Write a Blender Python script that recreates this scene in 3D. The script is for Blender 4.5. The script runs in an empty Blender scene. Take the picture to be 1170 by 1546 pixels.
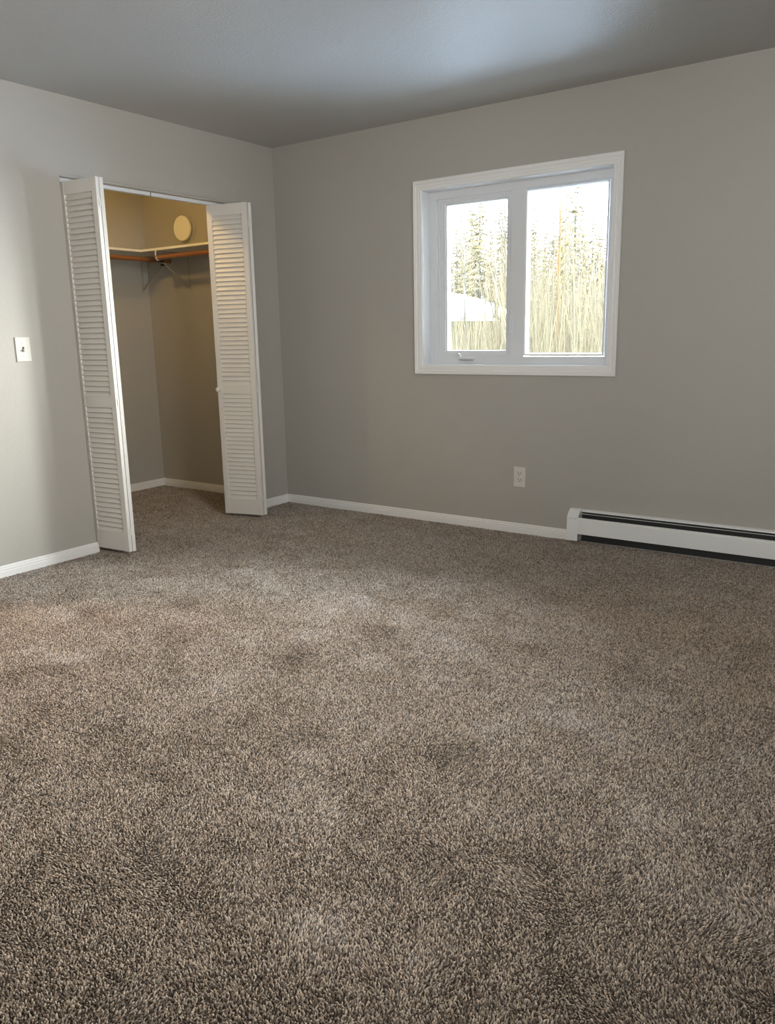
import bpy, bmesh, math, random
import numpy as np
from mathutils import Vector, Matrix

scene = bpy.context.scene
COL = scene.collection
PI = math.pi

# ------------------------------------------------------------------ camera
cam_d = bpy.data.cameras.new('camera')
cam_d.sensor_fit = 'VERTICAL'
cam_d.sensor_height = 24.0
cam_d.lens = 1202.83 / 1546.0 * 24.0
cam_d.clip_start = 0.02
cam_d.clip_end = 400
cam = bpy.data.objects.new('camera', cam_d)
COL.objects.link(cam)
RGT = Vector((0.81952, 0.57273, -0.01921))
UPV = Vector((-0.10883, 0.18847, 0.97603))
FWD = Vector((-0.56262, 0.79779, -0.21679))
m = Matrix((RGT, UPV, -FWD)).transposed().to_4x4()
m.translation = Vector((3.94785, -4.32073, 1.19019))
cam.matrix_world = m
scene.camera = cam

# ------------------------------------------------------------------ colour management
scene.view_settings.view_transform = 'Standard'
scene.view_settings.look = 'None'
scene.view_settings.exposure = 0.13
scene.view_settings.gamma = 1.0
scene.view_settings.use_curve_mapping = False
scene.cycles.max_bounces = 14
scene.cycles.diffuse_bounces = 8
scene.cycles.glossy_bounces = 4
scene.cycles.transparent_max_bounces = 12
scene.cycles.sample_clamp_indirect = 6.0
scene.cycles.use_denoising = True

# ------------------------------------------------------------------ sky: bright overcast, brighter towards the zenith
SKY_LOW, SKY_HIGH = 6.0, 52.0
SKY_COL = (0.83, 0.95, 1.13)
GLOW, GLOW_COL = 80.0, (1.0, 0.99, 0.94)     # glow lobe added to the sky to light the left wall
GLOW_DIR, GLOW_K = (0.74, 0.67, 0.0), 3.6
SIDE_W, SIDE_COL = 54.0, (0.98, 0.985, 0.97)     # added fill light beside the camera, no window there
REAR_W, REAR_COL = 22.0, (0.97, 0.985, 0.98)     # second added fill light, unseen behind the camera
BULB_E, BULB_COL = 270.0, (1.0, 0.63, 0.20)     # closet bulb
HALL_E, HALL_COL = 420.0, (1.0, 0.60, 0.26)     # hall globe
CEIL_E, CEIL_COL = 0.0, (1.0, 0.80, 0.55)     # bedroom ceiling lamp behind the camera
world = bpy.data.worlds.new('overcast_sky')
scene.world = world
world.use_nodes = True
wn, wl = world.node_tree.nodes, world.node_tree.links
wn.clear()
wo = wn.new('ShaderNodeOutputWorld'); wb = wn.new('ShaderNodeBackground')
wt = wn.new('ShaderNodeTexCoord'); ws = wn.new('ShaderNodeSeparateXYZ')
wr = wn.new('ShaderNodeMapRange')
wr.inputs['From Min'].default_value = 0.0; wr.inputs['From Max'].default_value = 0.8
wr.inputs['To Min'].default_value = SKY_LOW; wr.inputs['To Max'].default_value = SKY_HIGH
wb.inputs['Color'].default_value = (*SKY_COL, 1)
wl.new(wt.outputs['Generated'], ws.inputs[0]); wl.new(ws.outputs['Z'], wr.inputs['Value'])
# added glow lobe, low to the right of the house, brightens the left wall
wd = wn.new('ShaderNodeVectorMath'); wd.operation = 'DOT_PRODUCT'
wd.inputs[1].default_value = Vector(GLOW_DIR).normalized()
wl.new(wt.outputs['Generated'], wd.inputs[0])


def wmath(op, a, b):
    nd = wn.new('ShaderNodeMath'); nd.operation = op
    for i, v in enumerate((a, b)):
        if isinstance(v, (int, float)): nd.inputs[i].default_value = v
        else: wl.new(v, nd.inputs[i])
    return nd.outputs[0]


glow = wmath('MULTIPLY', wmath('EXPONENT', wmath('MULTIPLY', wmath('SUBTRACT', wd.outputs['Value'], 1.0), GLOW_K), 0.0), GLOW)
wg = wn.new('ShaderNodeBackground'); wg.inputs['Color'].default_value = (*GLOW_COL, 1)
wl.new(glow, wg.inputs['Strength'])
wa = wn.new('ShaderNodeAddShader')
wl.new(wr.outputs[0], wb.inputs['Strength']); wl.new(wb.outputs[0], wa.inputs[0]); wl.new(wg.outputs[0], wa.inputs[1])
wl.new(wa.outputs[0], wo.inputs[0])


def area_light(name, loc, direction, sx, sy, power, color, portal=False, spread=180):
    d = bpy.data.lights.new(name, 'AREA')
    d.shape = 'RECTANGLE'; d.size = sx; d.size_y = sy
    d.energy = power; d.color = color
    d.spread = math.radians(spread)      # narrower spread keeps the added fill lights off the near floor
    if portal:
        d.cycles.is_portal = True
    o = bpy.data.objects.new(name, d)
    COL.objects.link(o)
    o.location = loc
    o.rotation_euler = Vector(direction).to_track_quat('-Z', 'Z').to_euler()
    return o


# sampling portal in the visible window, two fill lights added out of view, hallway lamp
area_light('window_portal', (1.79, 0.15, 1.52), (0, -1, 0), 1.2, 1.05, 1.0, (1, 1, 1), portal=True)
area_light('side_fill', (4.545, -3.0, 1.85), (-1, 0, 0), 1.7, 0.9, SIDE_W, SIDE_COL, spread=110)  # added fill on the solid right wall
area_light('rear_fill', (3.6, -4.94, 1.7), (0, 1, 0), 1.3, 1.1, REAR_W, REAR_COL, spread=95)  # added fill on the solid wall behind the camera

# ------------------------------------------------------------------ helpers: materials
def new_mat(name):
    mt = bpy.data.materials.new(name)
    mt.use_nodes = True
    n = mt.node_tree.nodes
    return mt, n, mt.node_tree.links, n['Principled BSDF']


def plain(name, col, rough=0.5, metal=0.0, bump_scale=0.0, bump=0.0, spec=0.5, dist=0.001, var=0.0):
    """Painted or solid material: a faint colour mottling and an optional texture bump."""
    mt, n, l, b = new_mat(name)
    b.inputs['Base Color'].default_value = (*col, 1)
    b.inputs['Roughness'].default_value = rough
    b.inputs['Metallic'].default_value = metal
    b.inputs['Specular IOR Level'].default_value = spec
    tc = n.new('ShaderNodeTexCoord')
    if var:
        t = n.new('ShaderNodeTexNoise'); t.inputs['Scale'].default_value = 3.0; t.inputs['Detail'].default_value = 4
        mx = n.new('ShaderNodeMixRGB')
        mx.inputs[1].default_value = (*[c * (1 - var) for c in col], 1)
        mx.inputs[2].default_value = (*[min(1, c * (1 + var)) for c in col], 1)
        l.new(tc.outputs['Object'], t.inputs['Vector']); l.new(t.outputs['Fac'], mx.inputs[0])
        l.new(mx.outputs[0], b.inputs['Base Color'])
    if bump:
        t = n.new('ShaderNodeTexNoise'); t.inputs['Scale'].default_value = bump_scale
        t.inputs['Detail'].default_value = 3; t.inputs['Roughness'].default_value = 0.55
        bp = n.new('ShaderNodeBump'); bp.inputs['Strength'].default_value = bump
        bp.inputs['Distance'].default_value = dist
        l.new(tc.outputs['Object'], t.inputs['Vector']); l.new(t.outputs['Fac'], bp.inputs['Height'])
        l.new(bp.outputs[0], b.inputs['Normal'])
    return mt


M = {}
M['wall'] = plain('wall_paint_warm_grey', (0.420, 0.400, 0.356), 0.5, bump_scale=170, bump=0.8, dist=0.0022, spec=0.35, var=0.015)
M['ceiling'] = plain('ceiling_paint_grey', (0.52, 0.52, 0.51), 0.40, bump_scale=90, bump=1.0, dist=0.0025, spec=0.14)
M['trim'] = plain('white_trim_paint', (0.80, 0.79, 0.76), 0.35)
M['door'] = plain('white_door_paint', (0.69, 0.66, 0.61), 0.42, bump_scale=60, bump=0.1, var=0.02)
M['vinyl'] = plain('white_vinyl', (0.70, 0.71, 0.72), 0.3)
M['plate'] = plain('white_plastic', (0.63, 0.61, 0.56), 0.3)
M['slot'] = plain('dark_slot', (0.012, 0.011, 0.01), 0.6)
M['steel'] = plain('brushed_steel', (0.55, 0.55, 0.54), 0.35, 1.0)
M['enamel'] = plain('heater_enamel', (0.80, 0.80, 0.78), 0.33)
M['heater_shade'] = plain('heater_inner_shade', (0.02, 0.02, 0.02), 0.6)  # shade inside the heater put into the colour; real fins are bare aluminium
M['shelf'] = plain('shelf_paint', (0.80, 0.77, 0.66), 0.45)
M['bracket'] = plain('bracket_enamel', (0.36, 0.32, 0.25), 0.4)
M['black'] = plain('black_bracket', (0.015, 0.013, 0.012), 0.5)
M['ventm'] = plain('cream_plastic', (0.92, 0.88, 0.76), 0.4)
M['backing'] = plain('carpet_backing', (0.075, 0.058, 0.044), 0.95, bump_scale=400, bump=0.5, spec=0.1)
M['snow'] = plain('snow', (0.72, 0.84, 0.97), 0.8, bump_scale=2, bump=0.4, dist=0.05, spec=0.2)
M['shed'] = plain('shed_board', (0.042, 0.038, 0.018), 0.8, bump_scale=8, bump=0.3, spec=0.1)
M['siding'] = plain('house_siding', (0.45, 0.44, 0.42), 0.7)


def wood_mat():
    mt, n, l, b = new_mat('stained_wood')
    tc = n.new('ShaderNodeTexCoord'); mp = n.new('ShaderNodeMapping')
    mp.inputs['Scale'].default_value = (3, 3, 60)
    t = n.new('ShaderNodeTexNoise'); t.inputs['Scale'].default_value = 4; t.inputs['Detail'].default_value = 5
    r = n.new('ShaderNodeValToRGB')
    r.color_ramp.elements[0].color = (0.17, 0.06, 0.02, 1); r.color_ramp.elements[1].color = (0.34, 0.14, 0.05, 1)
    l.new(tc.outputs['Object'], mp.inputs[0]); l.new(mp.outputs[0], t.inputs['Vector'])
    l.new(t.outputs['Fac'], r.inputs[0]); l.new(r.outputs[0], b.inputs['Base Color'])
    b.inputs['Roughness'].default_value = 0.35
    return mt


def bark_mat(name, lo, hi, sc):
    mt, n, l, b = new_mat(name)
    tc = n.new('ShaderNodeTexCoord'); mp = n.new('ShaderNodeMapping')
    mp.inputs['Scale'].default_value = (sc, sc, sc * 0.35)
    t = n.new('ShaderNodeTexNoise'); t.inputs['Scale'].default_value = 2.0; t.inputs['Detail'].default_value = 5
    r = n.new('ShaderNodeValToRGB')
    r.color_ramp.elements[0].position = 0.3; r.color_ramp.elements[1].position = 0.7
    r.color_ramp.elements[0].color = (*lo, 1); r.color_ramp.elements[1].color = (*hi, 1)
    l.new(tc.outputs['Object'], mp.inputs[0]); l.new(mp.outputs[0], t.inputs['Vector'])
    l.new(t.outputs['Fac'], r.inputs[0]); l.new(r.outputs[0], b.inputs['Base Color'])
    b.inputs['Roughness'].default_value = 0.9; b.inputs['Specular IOR Level'].default_value = 0.1
    return mt


def glass_mat():
    mt, n, l, b = new_mat('window_glass')
    n.remove(b)
    out = n['Material Output']
    tr = n.new('ShaderNodeBsdfTransparent'); gl = n.new('ShaderNodeBsdfGlossy')
    tr.inputs['Color'].default_value = (0.97, 0.985, 0.98, 1)
    gl.inputs['Roughness'].default_value = 0.0
    fr = n.new('ShaderNodeFresnel'); fr.inputs['IOR'].default_value = 1.35
    mx = n.new('ShaderNodeMixShader')
    l.new(fr.outputs[0], mx.inputs[0]); l.new(tr.outputs[0], mx.inputs[1]); l.new(gl.outputs[0], mx.inputs[2])
    l.new(mx.outputs[0], out.inputs['Surface'])
    return mt


def lamp_mat(name, col, strength):
    mt, n, l, b = new_mat(name)
    b.inputs['Base Color'].default_value = (0.9, 0.88, 0.8, 1)
    b.inputs['Emission Color'].default_value = (*col, 1)
    b.inputs['Emission Strength'].default_value = strength
    return mt


def carpet_mat():
    mt, n, l, b = new_mat('carpet_yarn')
    a = n.new('ShaderNodeAttribute'); a.attribute_name = 'yarn'
    r = n.new('ShaderNodeValToRGB')
    r.color_ramp.interpolation = 'LINEAR'
    e = r.color_ramp.elements
    e[0].position = 0.0; e[0].color = (0.058, 0.041, 0.028, 1)
    e[1].position = 1.0; e[1].color = (0.68, 0.570, 0.455, 1)
    k = e.new(0.3); k.color = (0.17, 0.125, 0.089, 1)
    k = e.new(0.6); k.color = (0.39, 0.314, 0.242, 1)
    l.new(a.outputs['Fac'], r.inputs[0]); l.new(r.outputs[0], b.inputs['Base Color'])
    b.inputs['Roughness'].default_value = 0.75
    b.inputs['Specular IOR Level'].default_value = 0.15
    b.inputs['Sheen Weight'].default_value = 0.45
    b.inputs['Sheen Roughness'].default_value = 0.45
    return mt


M['wood'] = wood_mat()
M['glass'] = glass_mat()
M['yarn'] = carpet_mat()
M['spruce'] = bark_mat('spruce_needles', (0.075, 0.060, 0.031), (0.140, 0.112, 0.060), 1.5)
M['bark'] = bark_mat('brown_bark', (0.04, 0.035, 0.027), (0.09, 0.078, 0.06), 2)
M['birch'] = bark_mat('birch_bark', (0.025, 0.022, 0.018), (0.09, 0.082, 0.07), 3)
M['twig'] = bark_mat('twig_bark', (0.022, 0.0172, 0.0085), (0.049, 0.0385, 0.0200), 2)
M['orange'] = bark_mat('ochre_bark', (0.04, 0.022, 0.007), (0.07, 0.038, 0.012), 2)
M['bulb'] = lamp_mat('closet_bulb_glow', BULB_COL, BULB_E)
M['hall_bulb'] = lamp_mat('hall_globe_glow', HALL_COL, HALL_E)
M['ceil_bulb'] = lamp_mat('ceiling_globe_glow', CEIL_COL, CEIL_E)


# ------------------------------------------------------------------ helpers: geometry
def tag(o, label=None, cat=None, group=None, kind=None):
    if label: o['label'] = label
    if cat: o['category'] = cat
    if group: o['group'] = group
    if kind: o['kind'] = kind
    return o


def empty(name, loc=(0, 0, 0), rz=0.0):
    o = bpy.data.objects.new(name, None)
    COL.objects.link(o)
    o.location = loc; o.rotation_euler = (0, 0, rz)
    o.empty_display_size = 0.1
    return o


def obj(name, bm, mat, parent=None, smooth=False, angle=None):
    me = bpy.data.meshes.new(name)
    bmesh.ops.recalc_face_normals(bm, faces=bm.faces)
    bm.to_mesh(me); bm.free()
    for mm in (mat if isinstance(mat, (list, tuple)) else [mat]):
        me.materials.append(mm)
    if smooth:
        for p in me.polygons: p.use_smooth = True
        if angle is not None:
            me.set_sharp_from_angle(angle=math.radians(angle))
    o = bpy.data.objects.new(name, me)
    COL.objects.link(o)
    if parent is not None: o.parent = parent
    return o


def box(bm, x0, x1, y0, y1, z0, z1, bev=0.0, segs=2, mi=0, mat=None):
    r = bmesh.ops.create_cube(bm, size=1.0)
    vs = r['verts']
    for v in vs:
        v.co = Vector(((x0 + x1) / 2 + v.co.x * (x1 - x0), (y0 + y1) / 2 + v.co.y * (y1 - y0), (z0 + z1) / 2 + v.co.z * (z1 - z0)))
    fs = list({f for v in vs for f in v.link_faces})
    for f in fs: f.material_index = mi
    if mat is not None:
        bmesh.ops.transform(bm, matrix=mat, verts=vs)
    if bev > 0:
        es = list({e for v in vs for e in v.link_edges})
        bmesh.ops.bevel(bm, geom=es, offset=bev, segments=segs, affect='EDGES', profile=0.5, material=-1)


def tube(bm, pts, rads, n=8, cap=True):
    """Tapered tube along a polyline."""
    pts = [Vector(p) for p in pts]
    if not isinstance(rads, (list, tuple)): rads = [rads] * len(pts)
    rings = []
    ref = None
    for i, p in enumerate(pts):
        d = (pts[min(i + 1, len(pts) - 1)] - pts[max(i - 1, 0)]).normalized()
        if ref is None:
            ref = d.orthogonal().normalized()
        u = (ref - d * ref.dot(d))
        u = u.normalized() if u.length > 1e-6 else d.orthogonal().normalized()
        ref = u
        w = d.cross(u)
        rings.append([bm.verts.new(p + (u * math.cos(2 * PI * k / n) + w * math.sin(2 * PI * k / n)) * rads[i]) for k in range(n)])
    for a, b in zip(rings, rings[1:]):
        for k in range(n):
            bm.faces.new((a[k], a[(k + 1) % n], b[(k + 1) % n], b[k]))
    if cap:
        bm.faces.new(rings[0][::-1]); bm.faces.new(rings[-1])
    return [v for r in rings for v in r]


def lathe(bm, prof, n=32, mat=None):
    """Revolve (r, h) about the z axis."""
    rings = []
    for r, h in prof:
        if r < 1e-6:
            rings.append([bm.verts.new((0, 0, h))])
        else:
            rings.append([bm.verts.new((r * math.cos(2 * PI * k / n), r * math.sin(2 * PI * k / n), h)) for k in range(n)])
    vs = [v for r in rings for v in r]
    for a, b in zip(rings, rings[1:]):
        for k in range(n):
            q = [a[k % len(a)], a[(k + 1) % n % len(a)], b[(k + 1) % n % len(b)], b[k % len(b)]]
            q = list(dict.fromkeys(q))
            if len(q) >= 3: bm.faces.new(q)
    if mat is not None:
        bmesh.ops.transform(bm, matrix=mat, verts=vs)


def extrude_profile(bm, prof, a, b, out, up=(0, 0, 1), ma=0.0, mb=0.0):
    """Sweep a closed (depth, height) profile from a to b; out = direction of depth; ma/mb = mitre slope per depth."""
    a, b, out, up = Vector(a), Vector(b), Vector(out), Vector(up)
    t = (b - a).normalized()
    ra = [bm.verts.new(a + out * d + up * h + t * (ma * d)) for d, h in prof]
    rb = [bm.verts.new(b + out * d + up * h + t * (mb * d)) for d, h in prof]
    n = len(prof)
    for k in range(n):
        bm.faces.new((ra[k], ra[(k + 1) % n], rb[(k + 1) % n], rb[k]))
    bm.faces.new(ra[::-1]); bm.faces.new(rb)


def rect_ring(bm, prof, x0, x1, z0, z1, y):
    """Mitred rectangular frame: profile (w inward from the outer edge, d depth towards -y), closed."""
    rings = []
    for w, d in prof:
        rings.append([bm.verts.new(c) for c in ((x0 + w, y - d, z0 + w), (x1 - w, y - d, z0 + w), (x1 - w, y - d, z1 - w), (x0 + w, y - d, z1 - w))])
    n = len(rings)
    for i in range(n):
        a, b = rings[i], rings[(i + 1) % n]
        for k in range(4):
            bm.faces.new((a[k], a[(k + 1) % 4], b[(k + 1) % 4], b[k]))


def wall_mesh(axis, p0, p1, u0, u1, z0, z1, holes, bev=0.0):
    """A wall slab between planes p0 and p1 on an axis ('x' or 'y'), spanning u and z, with rectangular holes."""
    bm = bmesh.new()
    us = sorted({u0, u1, *[h[0] for h in holes], *[h[1] for h in holes]})
    zs = sorted({z0, z1, *[h[2] for h in holes], *[h[3] for h in holes]})
    us = [u for u in us if u0 <= u <= u1]; zs = [z for z in zs if z0 <= z <= z1]
    solid = {}
    for i in range(len(us) - 1):
        for j in range(len(zs) - 1):
            cu, cz = (us[i] + us[i + 1]) / 2, (zs[j] + zs[j + 1]) / 2
            solid[i, j] = not any(h[0] < cu < h[1] and h[2] < cz < h[3] for h in holes)
    cache = {}
    def V(p, u, z):
        k = (p, u, z)
        if k not in cache:
            cache[k] = bm.verts.new((p, u, z) if axis == 'x' else (u, p, z))
        return cache[k]
    for (i, j), s in solid.items():
        if not s: continue
        a, b, c, d = us[i], us[i + 1], zs[j], zs[j + 1]
        for p in (p0, p1):
            bm.faces.new((V(p, a, c), V(p, b, c), V(p, b, d), V(p, a, d)))
        for di, dj, q in ((-1, 0, ((a, c), (a, d))), (1, 0, ((b, c), (b, d))), (0, -1, ((a, c), (b, c))), (0, 1, ((a, d), (b, d)))):
            if not solid.get((i + di, j + dj), False):
                (ua, za), (ub, zb) = q
                bm.faces.new((V(p0, ua, za), V(p0, ub, zb), V(p1, ub, zb), V(p1, ua, za)))
    bmesh.ops.recalc_face_normals(bm, faces=bm.faces)
    if bev:
        es = []
        for e in bm.edges:
            if len(e.link_faces) != 2 or e.calc_face_angle(0) < 1.0: continue
            mid = (e.verts[0].co + e.verts[1].co) / 2
            u = mid.y if axis == 'x' else mid.x
            if any(h[0] - 1e-5 <= u <= h[1] + 1e-5 and h[2] - 1e-5 <= mid.z <= h[3] + 1e-5 for h in holes) and z0 < mid.z:
                es.append(e)
        bmesh.ops.bevel(bm, geom=es, offset=bev, segments=4, affect='EDGES', profile=0.5)
    return bm


# ------------------------------------------------------------------ room shell
H = 2.44
XR, YB = 4.55, -4.95          # right wall, back wall
CX, CYN = -1.386, -2.05       # closet back wall, closet near end
OY0, OY1, OZ = -1.638, -0.408, 2.037   # closet opening
DY0, DY1, DZ = -3.62, -2.80, 2.05      # doorway to the hall (left of the frame)
# window opening in the wall
WX0, WX1, WZ0, WZ1 = 1.189, 2.4005, 0.9895, 2.0480

bm = bmesh.new(); box(bm, -1.55, XR + 0.15, YB - 0.15, 0.2, -0.16, -0.009)
tag(obj('floor', bm, M['backing']), 'subfloor under the taupe carpet', 'floor', kind='structure')
bm = bmesh.new(); box(bm, -1.55, XR + 0.15, YB - 0.15, 0.2, H, H + 0.12)
tag(obj('ceiling', bm, M['ceiling']), 'grey painted ceiling with a soft sheen near the window', 'ceiling', kind='structure')
bm = wall_mesh('y', 0.0, 0.16, -1.55, XR + 0.15, -0.02, H, [(WX0, WX1, WZ0, WZ1)])
tag(obj('wall_back', bm, M['wall']), 'warm grey wall holding the window above the heater', 'wall', kind='structure')
bm = wall_mesh('x', -0.12, 0.0, YB - 0.15, 0.0, -0.02, H, [(OY0, OY1, -0.02, OZ), (DY0, DY1, -0.02, DZ)], bev=0.014)
tag(obj('wall_left', bm, M['wall'], smooth=True, angle=40), 'warm grey wall with the closet opening and light switch', 'wall', kind='structure')
bm = wall_mesh('x', XR, XR + 0.15, YB - 0.15, 0.0, -0.02, H, [])
tag(obj('wall_right', bm, M['wall']), 'grey wall to the right beside the camera', 'wall', kind='structure')
bm = wall_mesh('y', YB - 0.15, YB, -0.12, XR, -0.02, H, [])
tag(obj('wall_front', bm, M['wall']), 'grey wall behind the camera', 'wall', kind='structure')
# closet shell
bm = bmesh.new(); box(bm, CX - 0.1, CX, CYN - 0.1, 0.0, -0.02, H)
tag(obj('wall_closet_rear', bm, M['wall']), 'rear wall inside the closet', 'wall', kind='structure')
bm = bmesh.new(); box(bm, CX, -0.12, CYN - 0.1, CYN, -0.02, H)
tag(obj('wall_closet_side', bm, M['wall']), 'near side wall inside the closet', 'wall', kind='structure')
# hall beyond the doorway
bm = bmesh.new()
box(bm, -1.5, -1.4, YB, CYN - 0.1, -0.02, H); box(bm, -1.4, -0.12, YB - 0.1, YB, -0.02, H)
tag(obj('wall_hall', bm, M['wall']), 'hall walls beyond the doorway', 'wall', kind='structure')

# ------------------------------------------------------------------ baseboards
BASE = [(0, -0.009), (0.014, -0.009), (0.014, 0.026), (0.0095, 0.0275), (0.0095, 0.0315), (0.0125, 0.0335), (0.0120, 0.0395),
        (0.0070, 0.0415), (0.0070, 0.0450), (0.0085, 0.0470), (0.0075, 0.0520), (0.0040, 0.0555), (0, 0.0555)]


def baseboard(name, a, b, out, label, ma=0.0, mb=0.0):
    bm = bmesh.new(); extrude_profile(bm, BASE, a, b, out, ma=ma, mb=mb)
    return tag(obj(name, bm, M['trim']), label, 'baseboard', kind='structure')


HX = 2.2152   # left end of the heater
baseboard('baseboard_back', (0, 0, 0), (HX, 0, 0), (0, -1, 0), 'white moulded baseboard under the window wall, ending at the heater', ma=1.0)
baseboard('baseboard_corner', (0, OY1 + 0.002, 0), (0, 0, 0), (1, 0, 0), 'short white baseboard between the right closet door and the corner', mb=-1.0)
baseboard('baseboard_left', (0, DY1, 0), (0, OY0 - 0.001, 0), (1, 0, 0), 'white baseboard below the light switch, ending at the left closet door')
baseboard('baseboard_closet_rear', (CX, CYN, 0), (CX, 0, 0), (1, 0, 0), 'dim baseboard along the closet rear wall', mb=-1.0)
baseboard('baseboard_closet_end', (CX, 0, 0), (-0.12, 0, 0), (0, -1, 0), 'dim baseboard along the closet end wall', ma=1.0)

# ------------------------------------------------------------------ window
win = tag(empty('window_1', (1.79, 0.0, 0.945)), 'white framed two pane window with a snowy wood beyond', 'window', kind='structure')


def wpart(name, bm, mat, parent=None, **k):
    """Part of the window: geometry given in world coordinates, parented to the window or to one of its parts."""
    o = obj(name, bm, mat, None, **k)
    par = parent or win
    o.parent = par
    if par is win:
        o.matrix_parent_inverse = Matrix.Translation(-win.location)
    return o


CAS = [(0.0, 0.0), (0.0, 0.015), (0.003, 0.0185), (0.009, 0.0185), (0.012, 0.0165), (0.0145, 0.0165), (0.0145, 0.0185), (0.019, 0.0185), (0.0225, 0.015),
       (0.0225, 0.0125), (0.031, 0.0115), (0.037, 0.0125), (0.040, 0.0105), (0.0525, 0.0095), (0.055, 0.007), (0.055, 0.0)]
bm = bmesh.new(); rect_ring(bm, CAS, 1.1447, 2.4447, 0.9451, 2.0923, 0.0)
wpart('casing', bm, M['trim'])
bm = bmesh.new(); rect_ring(bm, [(0, 0.004), (0.013, 0.004), (0.0145, 0.0025), (0.0145, -0.094), (0, -0.094)], WX0, WX1, WZ0, WZ1, 0.0)
wpart('jamb_lining', bm, M['vinyl'])
# fixed vinyl frame with mullion: outer ring, mullion, inner bead of the fixed side
JX0, JX1, JZ0, JZ1 = WX0, WX1, WZ0, WZ1
bm = bmesh.new()
rect_ring(bm, [(0, -0.088), (0.058, -0.088), (0.060, -0.090), (0.060, -0.16), (0, -0.16)], JX0, JX1, JZ0, JZ1, 0.0)
box(bm, 1.757, 1.848, 0.0885, 0.158, JZ0 + 0.05, JZ1 - 0.05, 0.002)
fr = wpart('window_frame', bm, M['vinyl'])
bm = bmesh.new()
rect_ring(bm, [(0, -0.0895), (0.008, -0.0895), (0.012, -0.1), (0.012, -0.135), (0, -0.135)], 1.846, 2.3345, 1.0565, 1.9845, 0.0)
wpart('glazing_bead', bm, M['vinyl'], fr)
bm = bmesh.new(); box(bm, 1.852, 2.329, 0.112, 0.118, 1.060, 1.980)
wpart('fixed_pane', bm, M['glass'], fr)
# casement sash
bm = bmesh.new()
rect_ring(bm, [(0, -0.098), (0.010, -0.098), (0.013, -0.101), (0.017, -0.101), (0.020, -0.098), (0.030, -0.098), (0.034, -0.103), (0.046, -0.103), (0.0485, -0.108),
               (0.056, -0.110), (0.058, -0.114), (0.058, -0.150), (0, -0.150)], 1.254, 1.776, 1.029, 2.008, 0.0)
sa = wpart('sash', bm, M['vinyl'])
bm = bmesh.new(); box(bm, 1.306, 1.724, 0.124, 0.130, 1.082, 1.956)
wpart('sash_pane', bm, M['glass'], sa)
# folding crank on the bottom frame
bm = bmesh.new()
box(bm, 1.412, 1.522, 0.068, 0.0895, 1.0335, 1.0475, 0.004, 3)
box(bm, 1.404, 1.432, 0.062, 0.0895, 1.046, 1.058, 0.004, 3)
cr = wpart('crank_handle', bm, M['vinyl'])
bm = bmesh.new()
lathe(bm, [(0, 0.0), (0.0075, 0.0), (0.0075, 0.012), (0.005, 0.016), (0, 0.016)], 14, Matrix.Translation((1.415, 0.070, 1.054)))
box(bm, 1.425, 1.515, 0.066, 0.0885, 1.027, 1.0335, 0.0015)
wpart('crank_knob', bm, M['steel'], cr)['label'] = 'grey metal crank knob and hinge plate'
# sash lock on the mullion
bm = bmesh.new()
box(bm, 1.757, 1.779, 0.082, 0.0895, 1.175, 1.318, 0.003, 2)
tube(bm, [(1.768, 0.080, 1.292), (1.768, 0.066, 1.270), (1.767, 0.062, 1.225), (1.765, 0.066, 1.190)], [0.0045, 0.005, 0.0045, 0.003], 10)
wpart('sash_lock', bm, M['vinyl'], smooth=True, angle=40)

# ------------------------------------------------------------------ bifold closet doors
LEAF_T, Z0, Z1 = 0.0215, 0.020, 2.0125


def make_leaf(parent, p, ang, length, flip, name='leaf'):
    """One louvred leaf. Local x runs from the wall end to the hinge end; the room face looks towards -y (or +y if flip)."""
    mat = Matrix.Translation((p[0], p[1], 0)) @ Matrix.Rotation(ang, 4, 'Z')
    s = -1.0 if flip else 1.0
    def L(x0, x1, y0, y1, z0, z1, bm, bev=0.0015):
        ya, yb = (y0, y1) if not flip else (-y1, -y0)
        box(bm, x0, x1, ya, yb, z0, z1, bev, 2, mat=mat)
    sw = 0.036
    bm = bmesh.new()
    L(0, sw, 0, LEAF_T, Z0, Z1, bm)
    lf = obj(name, bm, M['door'], parent)
    bm = bmesh.new(); L(length - sw, length, 0, LEAF_T, Z0, Z1, bm)
    obj('stile', bm, M['door'], lf)
    for nm, a, b in (('top_rail', 1.9450, Z1 - 0.001), ('lock_rail', 0.8310, 0.8893), ('bottom_rail', Z0 + 0.001, 0.1263)):
        bm = bmesh.new(); L(sw - 0.002, length - sw + 0.002, 0.0012, LEAF_T - 0.0012, a, b, bm)
        obj(nm, bm, M['door'], lf)
    for za, zb, n in ((0.8893, 1.9450, 37), (0.1263, 0.8310, 25)):
        bm = bmesh.new()
        pitch = (zb - za) / n
        for k in range(n):
            zc = za + (k + 0.5) * pitch
            # slanted slat with rounded edges: low edge at the room face, high edge at the closet face
            c = Vector((0, LEAF_T / 2 * s, zc + 0.001))
            d = Vector((0, -0.0074 * s, -0.0157)); nrm = Vector((0, -0.0157 * s, 0.0074)).normalized() * 0.0032
            prof = [c + d * 0.94 - nrm, c + d + nrm * 0.0, c + d * 0.94 + nrm, c - d * 0.94 + nrm, c - d, c - d * 0.94 - nrm]
            ra = [bm.verts.new(mat @ Vector((sw - 0.003, q.y, q.z))) for q in prof]
            rb = [bm.verts.new(mat @ Vector((length - sw + 0.003, q.y, q.z))) for q in prof]
            for i in range(6):
                bm.faces.new((ra[i], ra[(i + 1) % 6], rb[(i + 1) % 6], rb[i]))
            bm.faces.new(ra[::-1]); bm.faces.new(rb)
        obj('louvre_panel', bm, M['door'], lf)
    return lf, mat


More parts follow.
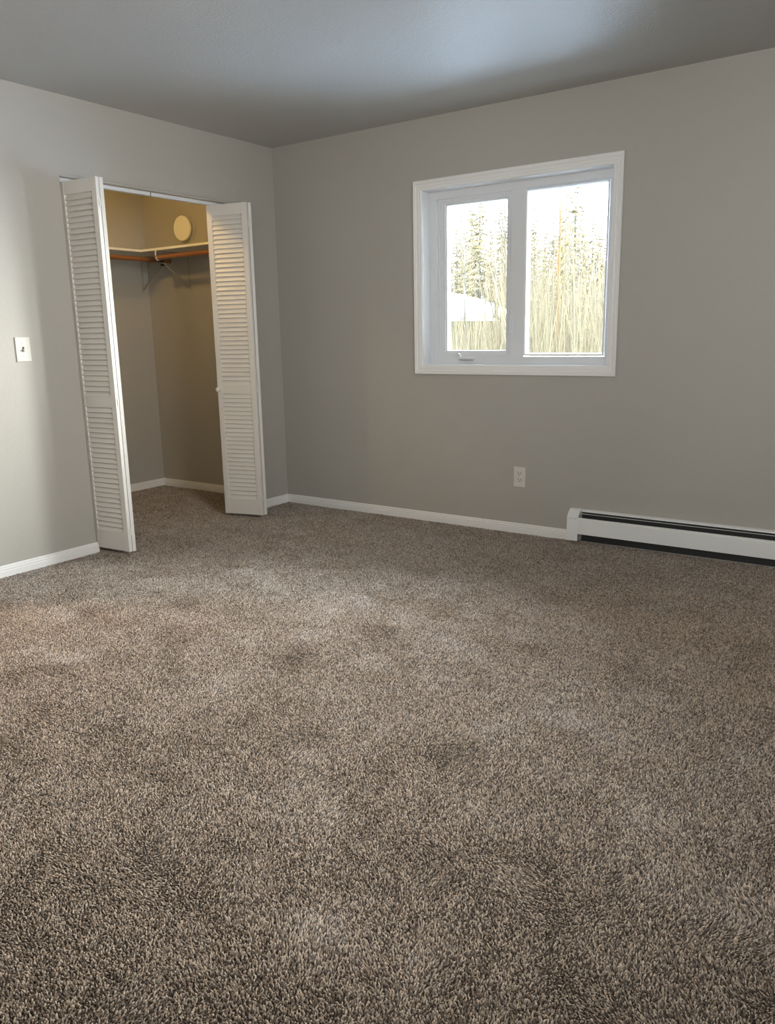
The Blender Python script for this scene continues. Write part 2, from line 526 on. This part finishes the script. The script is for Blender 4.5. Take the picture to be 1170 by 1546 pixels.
def hinge(parent, x, y, z, ang):
    """Small painted non-mortise hinge across the two hinge-side edges."""
    mat = Matrix.Translation((x, y, z)) @ Matrix.Rotation(ang, 4, 'Z')
    bm = bmesh.new()
    box(bm, -0.0006, 0.0016, -0.0125, -0.0012, -0.021, 0.021, 0.0004, 1, mat=mat)
    box(bm, -0.0006, 0.0016, 0.0012, 0.0125, -0.021, 0.021, 0.0004, 1, mat=mat)
    for a, b in ((-0.021, -0.008), (-0.007, 0.007), (0.008, 0.021)):
        vs = tube(bm, [(0.002, 0, a), (0.002, 0, b)], 0.0026, 10)
        bmesh.ops.transform(bm, matrix=mat, verts=vs)
    return obj('hinge', bm, M['door'], parent)


def bifold(name, label, apex, dy_near, dy_far, knob):
    """apex: (x, y near face, y far face) at the hinge end; dy: how far each leaf spreads towards the wall end."""
    root = tag(empty(name, (0, 0, 0)), label, 'closet door', kind='structure')
    ax, yn, yf = apex
    xi = -0.036
    # near leaf (its -y face is the one the room sees)
    an = math.atan2(yn - (yn - dy_near), ax - xi)
    ln = math.hypot(ax - xi, dy_near)
    near, mn = make_leaf(root, (xi, yn - dy_near), an, ln, False)
    af = math.atan2(-dy_far, ax - xi)
    lfar = math.hypot(ax - xi, dy_far)
    far, mf = make_leaf(root, (xi, yf + dy_far), af, lfar, True)
    for z in (0.135, 0.862, 1.885):
        hinge(near, ax + 0.0005, (yn + yf) / 2, z, 0)
    if knob:
        bm = bmesh.new()
        k = mn @ Matrix.Translation((0.016, 0, 0.860)) @ Matrix.Rotation(PI / 2, 4, 'X')
        lathe(bm, [(0, -0.002), (0.007, -0.002), (0.007, 0.008), (0.009, 0.013), (0.0145, 0.017), (0.0165, 0.022), (0.0150, 0.028), (0.009, 0.0315), (0, 0.0325)], 24, k)
        obj('knob', bm, M['door'], near, smooth=True, angle=60)
    return root


bifold('door_1', 'white louvred bifold door folded open at the left of the closet, beside the light switch', (0.2460, -1.6065, -1.5605), 0.024, 0.024, False)
bifold('door_2', 'white louvred bifold door with round knob folded open at the right of the closet', (0.2440, -0.5290, -0.4825), 0.069, 0.062, True)

# header track in two lengths
for nm, y0, y1, lab in (('door_track', OY0, -1.0275, 'white metal door track over the left half of the closet opening'),
                        ('door_track', -1.0205, OY1, 'white metal door track over the right half of the closet opening')):
    bm = bmesh.new()
    x = -0.052
    prof = [(-0.014, 0.0), (-0.014, -0.020), (-0.006, -0.020), (-0.006, -0.018), (-0.012, -0.018), (-0.012, -0.002), (0.012, -0.002), (0.012, -0.018),
            (0.006, -0.018), (0.006, -0.020), (0.014, -0.020), (0.014, 0.0)]
    extrude_profile(bm, prof, (x, y0, OZ), (x, y1, OZ), (1, 0, 0))
    tag(obj(nm, bm, M['vinyl']), lab, 'door track', 'tracks above the closet doors')

# ------------------------------------------------------------------ closet shelves, rods, brackets, vent cover, lamp
SZ = 1.823
bm = bmesh.new(); box(bm, CX, -1.067, CYN, -0.305, SZ, SZ + 0.018, 0.003)
tag(obj('closet_shelf', bm, M['shelf']), 'painted closet shelf along the rear wall', 'shelf', 'closet shelves')
bm = bmesh.new(); box(bm, CX, -0.122, -0.3048, 0.0, SZ, SZ + 0.018, 0.003)
tag(obj('closet_shelf', bm, M['shelf']), 'painted closet shelf along the end wall below the round vent', 'shelf', 'closet shelves')
bm = bmesh.new(); tube(bm, [(-0.93, -0.283, 1.776), (-0.121, -0.283, 1.776)], 0.0165, 20)
tag(obj('closet_rod', bm, M['wood'], smooth=True, angle=50), 'brown wooden hanging rod on the end wall under the shelf', 'closet rod', 'closet rods')
bm = bmesh.new(); tube(bm, [(-1.088, CYN, 1.776), (-1.088, -0.02, 1.776)], 0.0165, 20)
tag(obj('closet_rod', bm, M['wood'], smooth=True, angle=50), 'brown wooden hanging rod along the rear wall under the shelf', 'closet rod', 'closet rods')


def shelf_bracket(loc, rz, label):
    """Wall strap, shelf arm, diagonal strut and a rod hook. Local +x points away from the wall."""
    root = tag(empty('shelf_bracket', loc, rz), label, 'shelf bracket', 'shelf and rod brackets')
    bm = bmesh.new(); box(bm, 0.0, 0.003, -0.010, 0.010, -0.262, -0.001, 0.0008, 1)
    obj('wall_strap', bm, M['bracket'], root)
    bm = bmesh.new(); box(bm, 0.0, 0.300, -0.008, 0.008, -0.0035, -0.0005, 0.0008, 1)
    obj('shelf_arm', bm, M['bracket'], root)
    bm = bmesh.new(); tube(bm, [(0.003, 0, -0.250), (0.020, 0, -0.238), (0.265, 0, -0.066)], 0.0042, 8)
    obj('strut', bm, M['bracket'], root)
    bm = bmesh.new()
    cx, cz, r = 0.283, -0.047, 0.0205
    pts = [(0.300, 0, -0.002), (0.3065, 0, -0.018), (0.3060, 0, -0.036)]
    tube(bm, pts, 0.0050, 8)
    pts = [(cx + r * math.cos(a), 0, cz + r * math.sin(a)) for a in [math.radians(20 - 12 * k) for k in range(18)]]
    tube(bm, pts, 0.0042, 8)
    hk = obj('rod_hook', bm, M['plate'], root, smooth=True, angle=50)
    hk['label'] = 'white curved rod hook'
    bm = bmesh.new(); box(bm, 0.235, 0.285, -0.010, 0.010, -0.080, -0.066, 0.002, 1)
    b = obj('saddle', bm, M['black'], root)
    b['label'] = 'dark saddle under the rod'
    return root


shelf_bracket((-0.905, 0.0, SZ), -PI / 2, 'metal bracket with white hook carrying the end wall rod below the round vent')
shelf_bracket((CX, -0.055, SZ), 0.0, 'metal bracket in the closet corner carrying the rear wall rod')

vent = tag(empty('vent_cover', (-0.897, 0.0, 2.000)), 'round cream vent cover on the closet end wall above the shelf', 'vent cover')
rx = Matrix.Rotation(PI / 2, 4, 'X')
bm = bmesh.new(); lathe(bm, [(0.0, 0.0), (0.100, 0.0), (0.100, 0.004), (0.094, 0.010), (0.080, 0.020), (0.066, 0.024), (0.0, 0.024)], 56, rx)
obj('wall_collar', bm, M['wall'], vent, smooth=True, angle=35)
bm = bmesh.new(); lathe(bm, [(0.0, 0.022), (0.04, 0.022), (0.086, 0.030), (0.0905, 0.036), (0.0905, 0.046), (0.088, 0.050), (0.0, 0.0515)], 56, rx)
obj('cover_disc', bm, M['ventm'], vent, smooth=True, angle=35)

LY = -1.20
lamp = tag(empty('closet_lamp', (-0.42, LY, H)), 'bare bulb in a porcelain holder on the closet ceiling', 'lamp')
bm = bmesh.new(); lathe(bm, [(0, 0), (0.058, 0), (0.058, -0.012), (0.040, -0.030), (0.022, -0.036), (0.022, -0.075), (0, -0.075)], 28)
obj('lamp_holder', bm, M['plate'], lamp, smooth=True, angle=40)
bm = bmesh.new(); lathe(bm, [(0, -0.074), (0.014, -0.076), (0.016, -0.098), (0.028, -0.122), (0.033, -0.146), (0.029, -0.168), (0.016, -0.182), (0, -0.186)], 24)
obj('bulb', bm, M['bulb'], lamp, smooth=True)

hl = tag(empty('hall_lamp', (-0.80, -3.35, H)), 'frosted globe lamp on the hall ceiling', 'lamp')
bm = bmesh.new(); lathe(bm, [(0, 0), (0.08, 0), (0.08, -0.02), (0, -0.02)], 28)
obj('lamp_base', bm, M['steel'], hl)
bm = bmesh.new(); lathe(bm, [(0, -0.02), (0.07, -0.022), (0.11, -0.06), (0.115, -0.09), (0.09, -0.13), (0.04, -0.15), (0, -0.155)], 28)
obj('globe', bm, M['hall_bulb'], hl, smooth=True)

cl = tag(empty('ceiling_lamp', (2.3, -4.1, H)), 'frosted globe lamp on the bedroom ceiling behind the camera', 'lamp')
bm = bmesh.new(); lathe(bm, [(0, 0), (0.10, 0), (0.10, -0.02), (0, -0.02)], 28)
obj('lamp_base', bm, M['steel'], cl)
bm = bmesh.new(); lathe(bm, [(0, -0.02), (0.09, -0.022), (0.15, -0.05), (0.15, -0.075), (0.11, -0.11), (0.05, -0.125), (0, -0.13)], 28)
obj('globe', bm, M['ceil_bulb'], cl, smooth=True)

# ------------------------------------------------------------------ light switch and outlet
def screw(bm, mat):
    lathe(bm, [(0, 0), (0.0032, 0), (0.003, 0.0012), (0.0015, 0.0016), (0, 0.0016)], 14, mat)


sw = tag(empty('light_switch', (0, -1.9600, 1.1540), PI / 2), 'white toggle light switch on the left wall beside the closet', 'light switch')
bm = bmesh.new(); box(bm, -0.0405, 0.0405, -0.0055, 0.0, -0.0625, 0.0625, 0.003, 3)
obj('cover_plate', bm, M['plate'], sw)
bm = bmesh.new(); box(bm, -0.0055, 0.0055, -0.0062, -0.0050, -0.0125, 0.0125)
sl = obj('toggle_slot', bm, M['slot'], sw); sl['label'] = 'dark slot around the toggle'
bm = bmesh.new(); box(bm, -0.0040, 0.0040, -0.0180, -0.0045, -0.0045, 0.0055, 0.0012, 2, mat=Matrix.Rotation(0.45, 4, 'X'))
obj('toggle', bm, M['plate'], sw)
for z in (0.030, -0.030):
    bm = bmesh.new(); screw(bm, Matrix.Translation((0, -0.0055, z)) @ rx)
    obj('screw', bm, M['steel'], sw)

ou = tag(empty('wall_outlet', (1.8805, 0.0, 0.3430)), 'white duplex electrical outlet low on the wall below the window', 'outlet')
bm = bmesh.new(); box(bm, -0.0382, 0.0382, -0.0055, 0.0, -0.0610, 0.0610, 0.003, 3)
obj('cover_plate', bm, M['plate'], ou)
bm = bmesh.new(); screw(bm, Matrix.Translation((0, -0.0055, 0)) @ rx)
obj('screw', bm, M['steel'], ou)
for z in (0.0195, -0.0195):
    bm = bmesh.new(); box(bm, -0.0165, 0.0165, -0.0078, -0.0050, z - 0.0135, z + 0.0135, 0.0045, 3)
    so = obj('socket', bm, M['plate'], ou)
    bm = bmesh.new()
    box(bm, -0.0078, -0.0050, -0.0083, -0.0072, z - 0.001, z + 0.0085); box(bm, 0.0050, 0.0078, -0.0083, -0.0072, z, z + 0.0075)
    lathe(bm, [(0, 0), (0.0030, 0), (0.0030, 0.001), (0, 0.001)], 14, Matrix.Translation((0, -0.0073, z - 0.0068)) @ rx)
    hs = obj('slot', bm, M['slot'], so); hs['label'] = 'dark plug holes'

# ------------------------------------------------------------------ baseboard heater
ht = tag(empty('baseboard_heater', (HX, 0, 0)), 'long white baseboard heater on the carpet against the window wall', 'heater')
HL = XR - HX - 0.005


def hpart(name, prof, x0, x1, mat, parent=None):
    bm = bmesh.new(); extrude_profile(bm, prof, (x0, 0, 0), (x1, 0, 0), (0, -1, 0))
    return obj(name, bm, mat, parent or ht)


C0 = 0.066
hpart('back_panel', [(0.0, 0.004), (0.004, 0.004), (0.004, 0.184), (0.006, 0.185), (0.020, 0.1805), (0.022, 0.1760), (0.0235, 0.1765), (0.0215, 0.183), (0.007, 0.1885), (0.0, 0.1885)], 0.03, HL, M['enamel'])
hpart('front_panel', [(0.0665, 0.056), (0.0700, 0.054), (0.0700, 0.1345), (0.0690, 0.1370), (0.0655, 0.1385), (0.0655, 0.1400), (0.0690, 0.1412), (0.0685, 0.1440), (0.0660, 0.1465),
                      (0.0580, 0.1480), (0.0570, 0.1450), (0.058, 0.1455), (0.0635, 0.1440), (0.0640, 0.1400), (0.0635, 0.136), (0.0665, 0.133)], 0.03, HL, M['enamel'])
hpart('damper', [(0.0315, 0.1660), (0.0345, 0.1690), (0.0360, 0.1680), (0.0330, 0.1650)], 0.066, HL, M['enamel'])
bm = bmesh.new(); box(bm, 0.062, HL, -0.0062, -0.0045, 0.0, 0.172)  # dark sheet added so the casing openings look deep in shade
li = obj('inner_shade_sheet', bm, M['heater_shade'], ht); li['label'] = 'dark sheet in place of the shade inside the heater casing'
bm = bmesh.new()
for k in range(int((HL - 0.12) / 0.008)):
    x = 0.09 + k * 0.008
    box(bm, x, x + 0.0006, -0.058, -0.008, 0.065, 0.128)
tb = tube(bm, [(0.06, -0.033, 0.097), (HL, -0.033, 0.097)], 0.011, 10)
el = obj('fin_element', bm, M['heater_shade'], ht); el['label'] = 'finned heating tube inside, coloured dark for the shade'
CAP = [(0.0, 0.012), (0.0725, 0.012), (0.0725, 0.1430), (0.0705, 0.1520), (0.0480, 0.1750), (0.0330, 0.1880), (0.028, 0.1905), (0.0, 0.1905)]
bm = bmesh.new(); extrude_profile(bm, CAP, (0, 0, 0), (C0, 0, 0), (0, -1, 0))
bmesh.ops.bevel(bm, geom=list(bm.edges), offset=0.0018, segments=2, affect='EDGES')
cp = obj('end_cap', bm, M['enamel'], ht, smooth=True, angle=30)
bm = bmesh.new(); box(bm, 0.002, C0 - 0.001, -0.0730, -0.0722, 0.1418, 0.1424)
g = obj('seam', bm, M['slot'], cp); g['label'] = 'thin dark seam across the cap'

# ------------------------------------------------------------------ outdoors: snow, shed, trees
GZ = -0.55
rnd = random.Random(7)
bm = bmesh.new()
N = 48
gv = [[None] * (N + 1) for _ in range(N + 1)]
for i in range(N + 1):
    for j in range(N + 1):
        x = -75 + 130 * i / N; y = 0.22 + 90 * (j / N) ** 1.5
        z = GZ + 0.10 * math.sin(x * 0.7 + y * 0.3) * math.sin(y * 0.5 + 1) * min(1, y / 4)
        gv[i][j] = bm.verts.new((x, y, z))
for i in range(N):
    for j in range(N):
        bm.faces.new((gv[i][j], gv[i + 1][j], gv[i + 1][j + 1], gv[i][j + 1]))
tag(obj('ground', bm, M['snow'], smooth=True), 'snow covered ground outside the window', 'ground', kind='structure')

shed = tag(empty('shed', (-9.10, 16.6, GZ)), 'small shed with a thick rounded snow cap outside the left pane', 'shed')
bm = bmesh.new(); box(bm, -2.0, 1.75, -1.4, 1.4, -0.2, 2.12)
obj('wall', bm, M['shed'], shed)
prof = []
for k in range(25):
    t = k / 24
    x = -2.2 + 4.35 * t
    prof.append((x, 2.14 + 1.0 * max(0.0, 1 - abs((x + 2.0) / 4.2) ** 2.2) ** 0.9))
bm = bmesh.new()
a = [bm.verts.new((x, -1.7, z)) for x, z in prof]; b = [bm.verts.new((x, 1.7, z)) for x, z in prof]
a2 = [bm.verts.new((x, -1.7, 2.08)) for x, z in (prof[0], prof[-1])]; b2 = [bm.verts.new((x, 1.7, 2.08)) for x, z in (prof[0], prof[-1])]
for k in range(24): bm.faces.new((a[k], a[k + 1], b[k + 1], b[k]))
bm.faces.new(a + [a2[1], a2[0]]); bm.faces.new((b + [b2[1], b2[0]])[::-1])
bm.faces.new((a[0], b[0], b2[0], a2[0])); bm.faces.new((a[-1], a2[1], b2[1], b[-1])); bm.faces.new((a2[0], b2[0], b2[1], a2[1]))
so = obj('snow_roof', bm, M['snow'], shed, smooth=True, angle=40); so['label'] = 'white snow on the roof'


def birch_bms(seed, h, r0, nb):
    r = random.Random(seed)
    tb, bb = bmesh.new(), bmesh.new()
    pts, rad = [], []
    ox = oy = 0.0
    for k in range(9):
        t = k / 8
        pts.append((ox, oy, h * t)); rad.append(r0 * (1 - t) ** 0.8 + 0.006)
        ox += r.uniform(-.05, .05) * h / 9; oy += r.uniform(-.05, .05) * h / 9
    pts[0] = (0, 0, -0.3)
    tube(tb, pts, rad, 7)
    for _ in range(nb):
        t = r.uniform(0.22, 0.97)
        f = t * 8; i = int(f); u = f - i
        p = Vector(pts[i]).lerp(Vector(pts[min(i + 1, 8)]), u)
        az = r.uniform(0, 2 * PI); ln = h * r.uniform(0.10, 0.24) * (1.15 - t)
        el = r.uniform(0.7, 1.25)
        d = Vector((math.cos(az) * math.cos(el), math.sin(az) * math.cos(el), math.sin(el)))
        br = [p, p + d * ln * 0.5, p + d * ln * 0.85 + Vector((0, 0, ln * 0.12)), p + d * ln + Vector((0, 0, ln * 0.25))]
        w = max(0.008, r0 * 0.22 * (1 - t) + 0.006)
        tube(bb, br, [w, w * .7, w * .5, 0.004], 4)
        for _ in range(4):
            q = br[0].lerp(br[2], r.uniform(0.3, 1))
            az2 = r.uniform(0, 2 * PI); e2 = r.uniform(0.5, 1.3); l2 = ln * r.uniform(0.3, 0.6)
            d2 = Vector((math.cos(az2) * math.cos(e2), math.sin(az2) * math.cos(e2), math.sin(e2)))
            tube(bb, [q, q + d2 * l2 * .6, q + d2 * l2 + Vector((0, 0, l2 * .1))], [w * .5, w * .4, 0.004], 3)
    return tb, bb


def spruce_bms(seed, h, spread):
    r = random.Random(seed)
    tb, bb = bmesh.new(), bmesh.new()
    tube(tb, [(0, 0, -0.3), (0, 0, h * 0.5), (0, 0, h)], [h * 0.012, h * 0.008, 0.01], 7)
    z = h * 0.10
    while z < h * 0.985:
        t = z / h
        n = 11 if t < 0.85 else 6
        for k in range(n):
            az = r.uniform(0, 2 * PI); ln = spread * (1 - t) ** 0.8 * r.uniform(0.6, 1.1) + 0.06
            d = Vector((math.cos(az), math.sin(az), 0)); s = Vector((-d.y, d.x, 0))
            p = Vector((0, 0, z))
            mid = p + d * ln * .55 + Vector((0, 0, -ln * .22)); end = p + d * ln + Vector((0, 0, -ln * .30))
            tube(bb, [p, mid, end], [0.014, 0.010, 0.004], 3)
            for q in range(9):
                u = r.uniform(0.2, 1.0)
                c = p.lerp(mid, u / .55) if u < .55 else mid.lerp(end, (u - .55) / .45)
                l2 = ln * .32 * (1.15 - u) + 0.04
                sd = r.choice((-1, 1))
                e = c + s * sd * l2 + d * l2 * .6 + Vector((0, 0, -l2 * r.uniform(.2, .9)))
                tube(bb, [c, c.lerp(e, .5), e], [0.012, 0.020, 0.003], 3)
        z += h * 0.019 * r.uniform(0.7, 1.3)
    return tb, bb


def make_tree(kind, name, seed, h, arg, bmat, fmat, label, cat, group):
    root = tag(empty(name), label, cat, group)
    tb, bb = birch_bms(seed, h, arg[0], arg[1]) if kind == 'birch' else spruce_bms(seed, h, arg)
    obj('trunk', tb, bmat, root); obj('branches', bb, fmat, root)
    return root


def copy_tree(o):
    c = o.copy(); COL.objects.link(c)
    for ch in o.children:
        d = ch.copy(); COL.objects.link(d); d.parent = c
    return c


CAM = Vector((3.94785, -4.32073, 1.19))
def at(px, dist):
    """Ground point at a distance from the viewer, along the bearing of a column of the window view."""
    d = RGT * ((px - 585) / 1202.83) + UPV * ((773 - 420) / 1202.83) + FWD
    d.z = 0; d.normalize()
    return Vector((CAM.x + d.x * dist, CAM.y + d.y * dist, GZ))


BL = 'leafless birch with upright bare branches in the wood outside the window'
SL = 'narrow spruce with drooping branches in the wood outside the window'
protos_b = [make_tree('birch', 'birch_tree', 11 + k, 9.0, (0.075, 85), M['birch'], M['twig'], BL, 'tree', 'birches outside the window') for k in range(3)]
protos_s = [make_tree('spruce', 'spruce_tree', 31 + k, 8.0, 1.25, M['bark'], M['spruce'], SL, 'tree', 'spruces outside the window') for k in range(2)]
used = set()
def place(protos, k, px, dist, h_top, base_h):
    """h_top: height of the crown top above the viewer's eye line per metre of distance."""
    p = protos[k % len(protos)]
    o = p if p.name not in used else copy_tree(p)
    used.add(p.name)
    o.location = at(px, dist)
    s = (CAM.z - GZ + (h_top + 0.012) * dist) / base_h
    o.scale = (s, s, s); o.rotation_euler = (0, 0, rnd.uniform(0, 2 * PI))
    return o


spr = [(690, 34, .120), (712, 30, .150), (724, 26, .165), (741, 37, .118), (758, 33, .140), (806, 31, .135), (822, 36, .115), (852, 28, .150), (866, 25, .172),
       (880, 38, .120), (893, 33, .125), (905, 30, .112), (835, 40, .128), (700, 41, .11), (775, 40, .12), (790, 36, .13), (918, 36, .11), (676, 38, .1),
       (945, 33, .12), (968, 37, .13), (992, 31, .11), (1020, 35, .125), (1050, 32, .12), (1085, 36, .11), (655, 35, .12), (636, 33, .13), (610, 36, .12)]
for i, (px, d, t) in enumerate(spr): place(protos_s, i, px, d, t, 8.0)
bir = [(684, 24, .115), (703, 21, .13), (718, 28, .17), (733, 22, .10), (748, 19, .15), (756, 26, .175), (801, 24, .125), (812, 20, .12), (829, 22, .14),
       (842, 27, .13), (858, 23, .11), (872, 21, .13), (886, 26, .10), (899, 22, .095), (910, 25, .10), (921, 28, .12), (768, 25, .16), (785, 23, .14), (664, 23, .13), (695, 31, .16),
       (764, 30, .15), (795, 29, .12), (820, 33, .13), (850, 31, .12), (882, 32, .11), (902, 35, .11),
       (936, 23, .12), (958, 26, .14), (980, 22, .11), (1006, 25, .13), (1035, 23, .12), (1065, 27, .13), (645, 25, .13), (622, 24, .12)]
for i, (px, d, t) in enumerate(bir): place(protos_b, i, px, d, t, 9.0)
o = make_tree('birch', 'birch_tree', 77, 9.0, (0.12, 40), M['orange'], M['twig'], 'tall ochre barked birch standing out in the middle of the right pane', 'tree', None)
o.location = at(845, 18); s = (CAM.z - GZ + .178 * 18) / 9.0; o.scale = (s, s, s)

# undergrowth: countless bare stems
bm = bmesh.new()
for k in range(4600):
    px = rnd.uniform(600, 1100); d = rnd.uniform(10, 34)
    p = at(px, d); h = rnd.uniform(1.2, 3.2); r = rnd.uniform(0.005, 0.013) * (0.6 + d / 25)
    l1 = Vector((rnd.uniform(-.12, .12), rnd.uniform(-.12, .12), 1)) * h
    if 655 < px < 745:
        if 21.0 < d < 28.5 or h > 2.9: continue
        h = min(h, 2.0) if d < 21.0 else h
        l1 = l1 * (h / l1.z)
    tube(bm, [p, p + l1 * .55, p + l1 + Vector((rnd.uniform(-.2, .2), rnd.uniform(-.2, .2), 0))], [r, r * .8, r * .3], 3, False)
tag(obj('brush_thicket', bm, M['twig']), 'dense bare undergrowth stems rising from the snow below the trees', 'undergrowth', kind='stuff')

# ------------------------------------------------------------------ carpet pile: every tuft a small leaning yarn end
rs = np.random.RandomState(5)
S = 0.0046
xs = np.arange(-1.38, XR, S); ys = np.arange(YB + 0.02, -0.004, S * 0.9)
X, Y = np.meshgrid(xs, ys)
X[1::2] += S / 2
X = X.ravel() + rs.uniform(-.4, .4, X.size) * S; Y = Y.ravel() + rs.uniform(-.4, .4, Y.size) * S
# keep what lies in the view cone with a wide margin, inside room or closet
vx, vy, vz = X - 3.94785, Y + 4.32073, -1.19019
du = vx * RGT.x + vy * RGT.y + vz * RGT.z; dv = vx * UPV.x + vy * UPV.y + vz * UPV.z; dw = vx * FWD.x + vy * FWD.y + vz * FWD.z
dw_s = np.maximum(dw, 0.05)
U = 585 + 1202.83 * du / dw_s; Vv = 773 - 1202.83 * dv / dw_s
keep = (dw > 0.3) & (U > -650) & (U < 1800) & (Vv < 2100)
inroom = (X > 0.0) | ((X > CX + 0.002) & (X < -0.12) & (Y > CYN)) | ((X <= 0.0) & (X >= -0.12) & (Y > OY0) & (Y < OY1))
keep &= inroom & (X < XR)
X, Y = X[keep], Y[keep]
n = X.size


def field(seed, scale, octaves=3):
    """Smooth pseudo-random field from summed waves."""
    q = np.random.RandomState(seed); f = np.zeros(n)
    for k in range(octaves):
        for _ in range(7):
            a = q.uniform(0, 2 * PI); w = 2 * PI / (scale / 1.9 ** k) * q.uniform(.6, 1.4)
            f += (0.62 ** k) * np.sin((X * math.cos(a) + Y * math.sin(a)) * w + q.uniform(0, 2 * PI))
    return f / (f.std() + 1e-9)


lean_a = field(1, 0.75) * 1.2
lean_m = 0.0018 + 0.0020 * field(2, 0.42, 4)
hgt = 0.0070 + 0.0008 * field(3, 0.3, 4) + rs.uniform(-.0022, .0022, n)
az = rs.uniform(0, 2 * PI, n)
lx = lean_m * np.cos(lean_a) + 0.0037 * np.cos(az); ly = lean_m * np.sin(lean_a) + 0.0037 * np.sin(az)
rad = S * rs.uniform(0.40, 0.56, n)
rot = rs.uniform(0, 2 * PI, n); tw = rs.uniform(-1, 1, n)
V = np.empty((n, 7, 3), np.float32)
for k in range(3):
    a = rot + k * 2 * PI / 3
    V[:, k, 0] = X + rad * .8 * np.cos(a); V[:, k, 1] = Y + rad * .8 * np.sin(a); V[:, k, 2] = -0.009
    a = a + tw
    V[:, 3 + k, 0] = X + lx * .6 + rad * np.cos(a); V[:, 3 + k, 1] = Y + ly * .6 + rad * np.sin(a); V[:, 3 + k, 2] = -0.009 + hgt * (.66 + .1 * np.cos(a + az))
V[:, 6, 0] = X + lx; V[:, 6, 1] = Y + ly; V[:, 6, 2] = -0.009 + hgt
T = np.array([(0, 1, 4), (0, 4, 3), (1, 2, 5), (1, 5, 4), (2, 0, 3), (2, 3, 5), (3, 4, 6), (4, 5, 6), (5, 3, 6)], np.int32)
F = (T[None] + (np.arange(n, dtype=np.int32) * 7)[:, None, None]).reshape(-1)
me = bpy.data.meshes.new('carpet')
me.vertices.add(n * 7); me.vertices.foreach_set('co', V.reshape(-1))
nf = n * 9
me.loops.add(nf * 3); me.loops.foreach_set('vertex_index', F)
me.polygons.add(nf); me.polygons.foreach_set('loop_start', np.arange(0, nf * 3, 3, dtype=np.int32))
me.polygons.foreach_set('use_smooth', np.ones(nf, dtype=bool))
yarn = np.clip(rs.choice([0.12, 0.35, 0.58, 0.85], n, p=[.20, .26, .29, .25]) + rs.uniform(-.12, .12, n), 0, 1)
at_y = me.attributes.new('yarn', 'FLOAT', 'POINT')
at_y.data.foreach_set('value', np.repeat(yarn, 7).astype(np.float32))
me.update(calc_edges=True)
me.materials.append(M['yarn'])
co = bpy.data.objects.new('carpet', me); COL.objects.link(co)
tag(co, 'taupe flecked cut pile carpet covering the bedroom and closet floor', 'carpet', kind='stuff')
print('tufts', n)
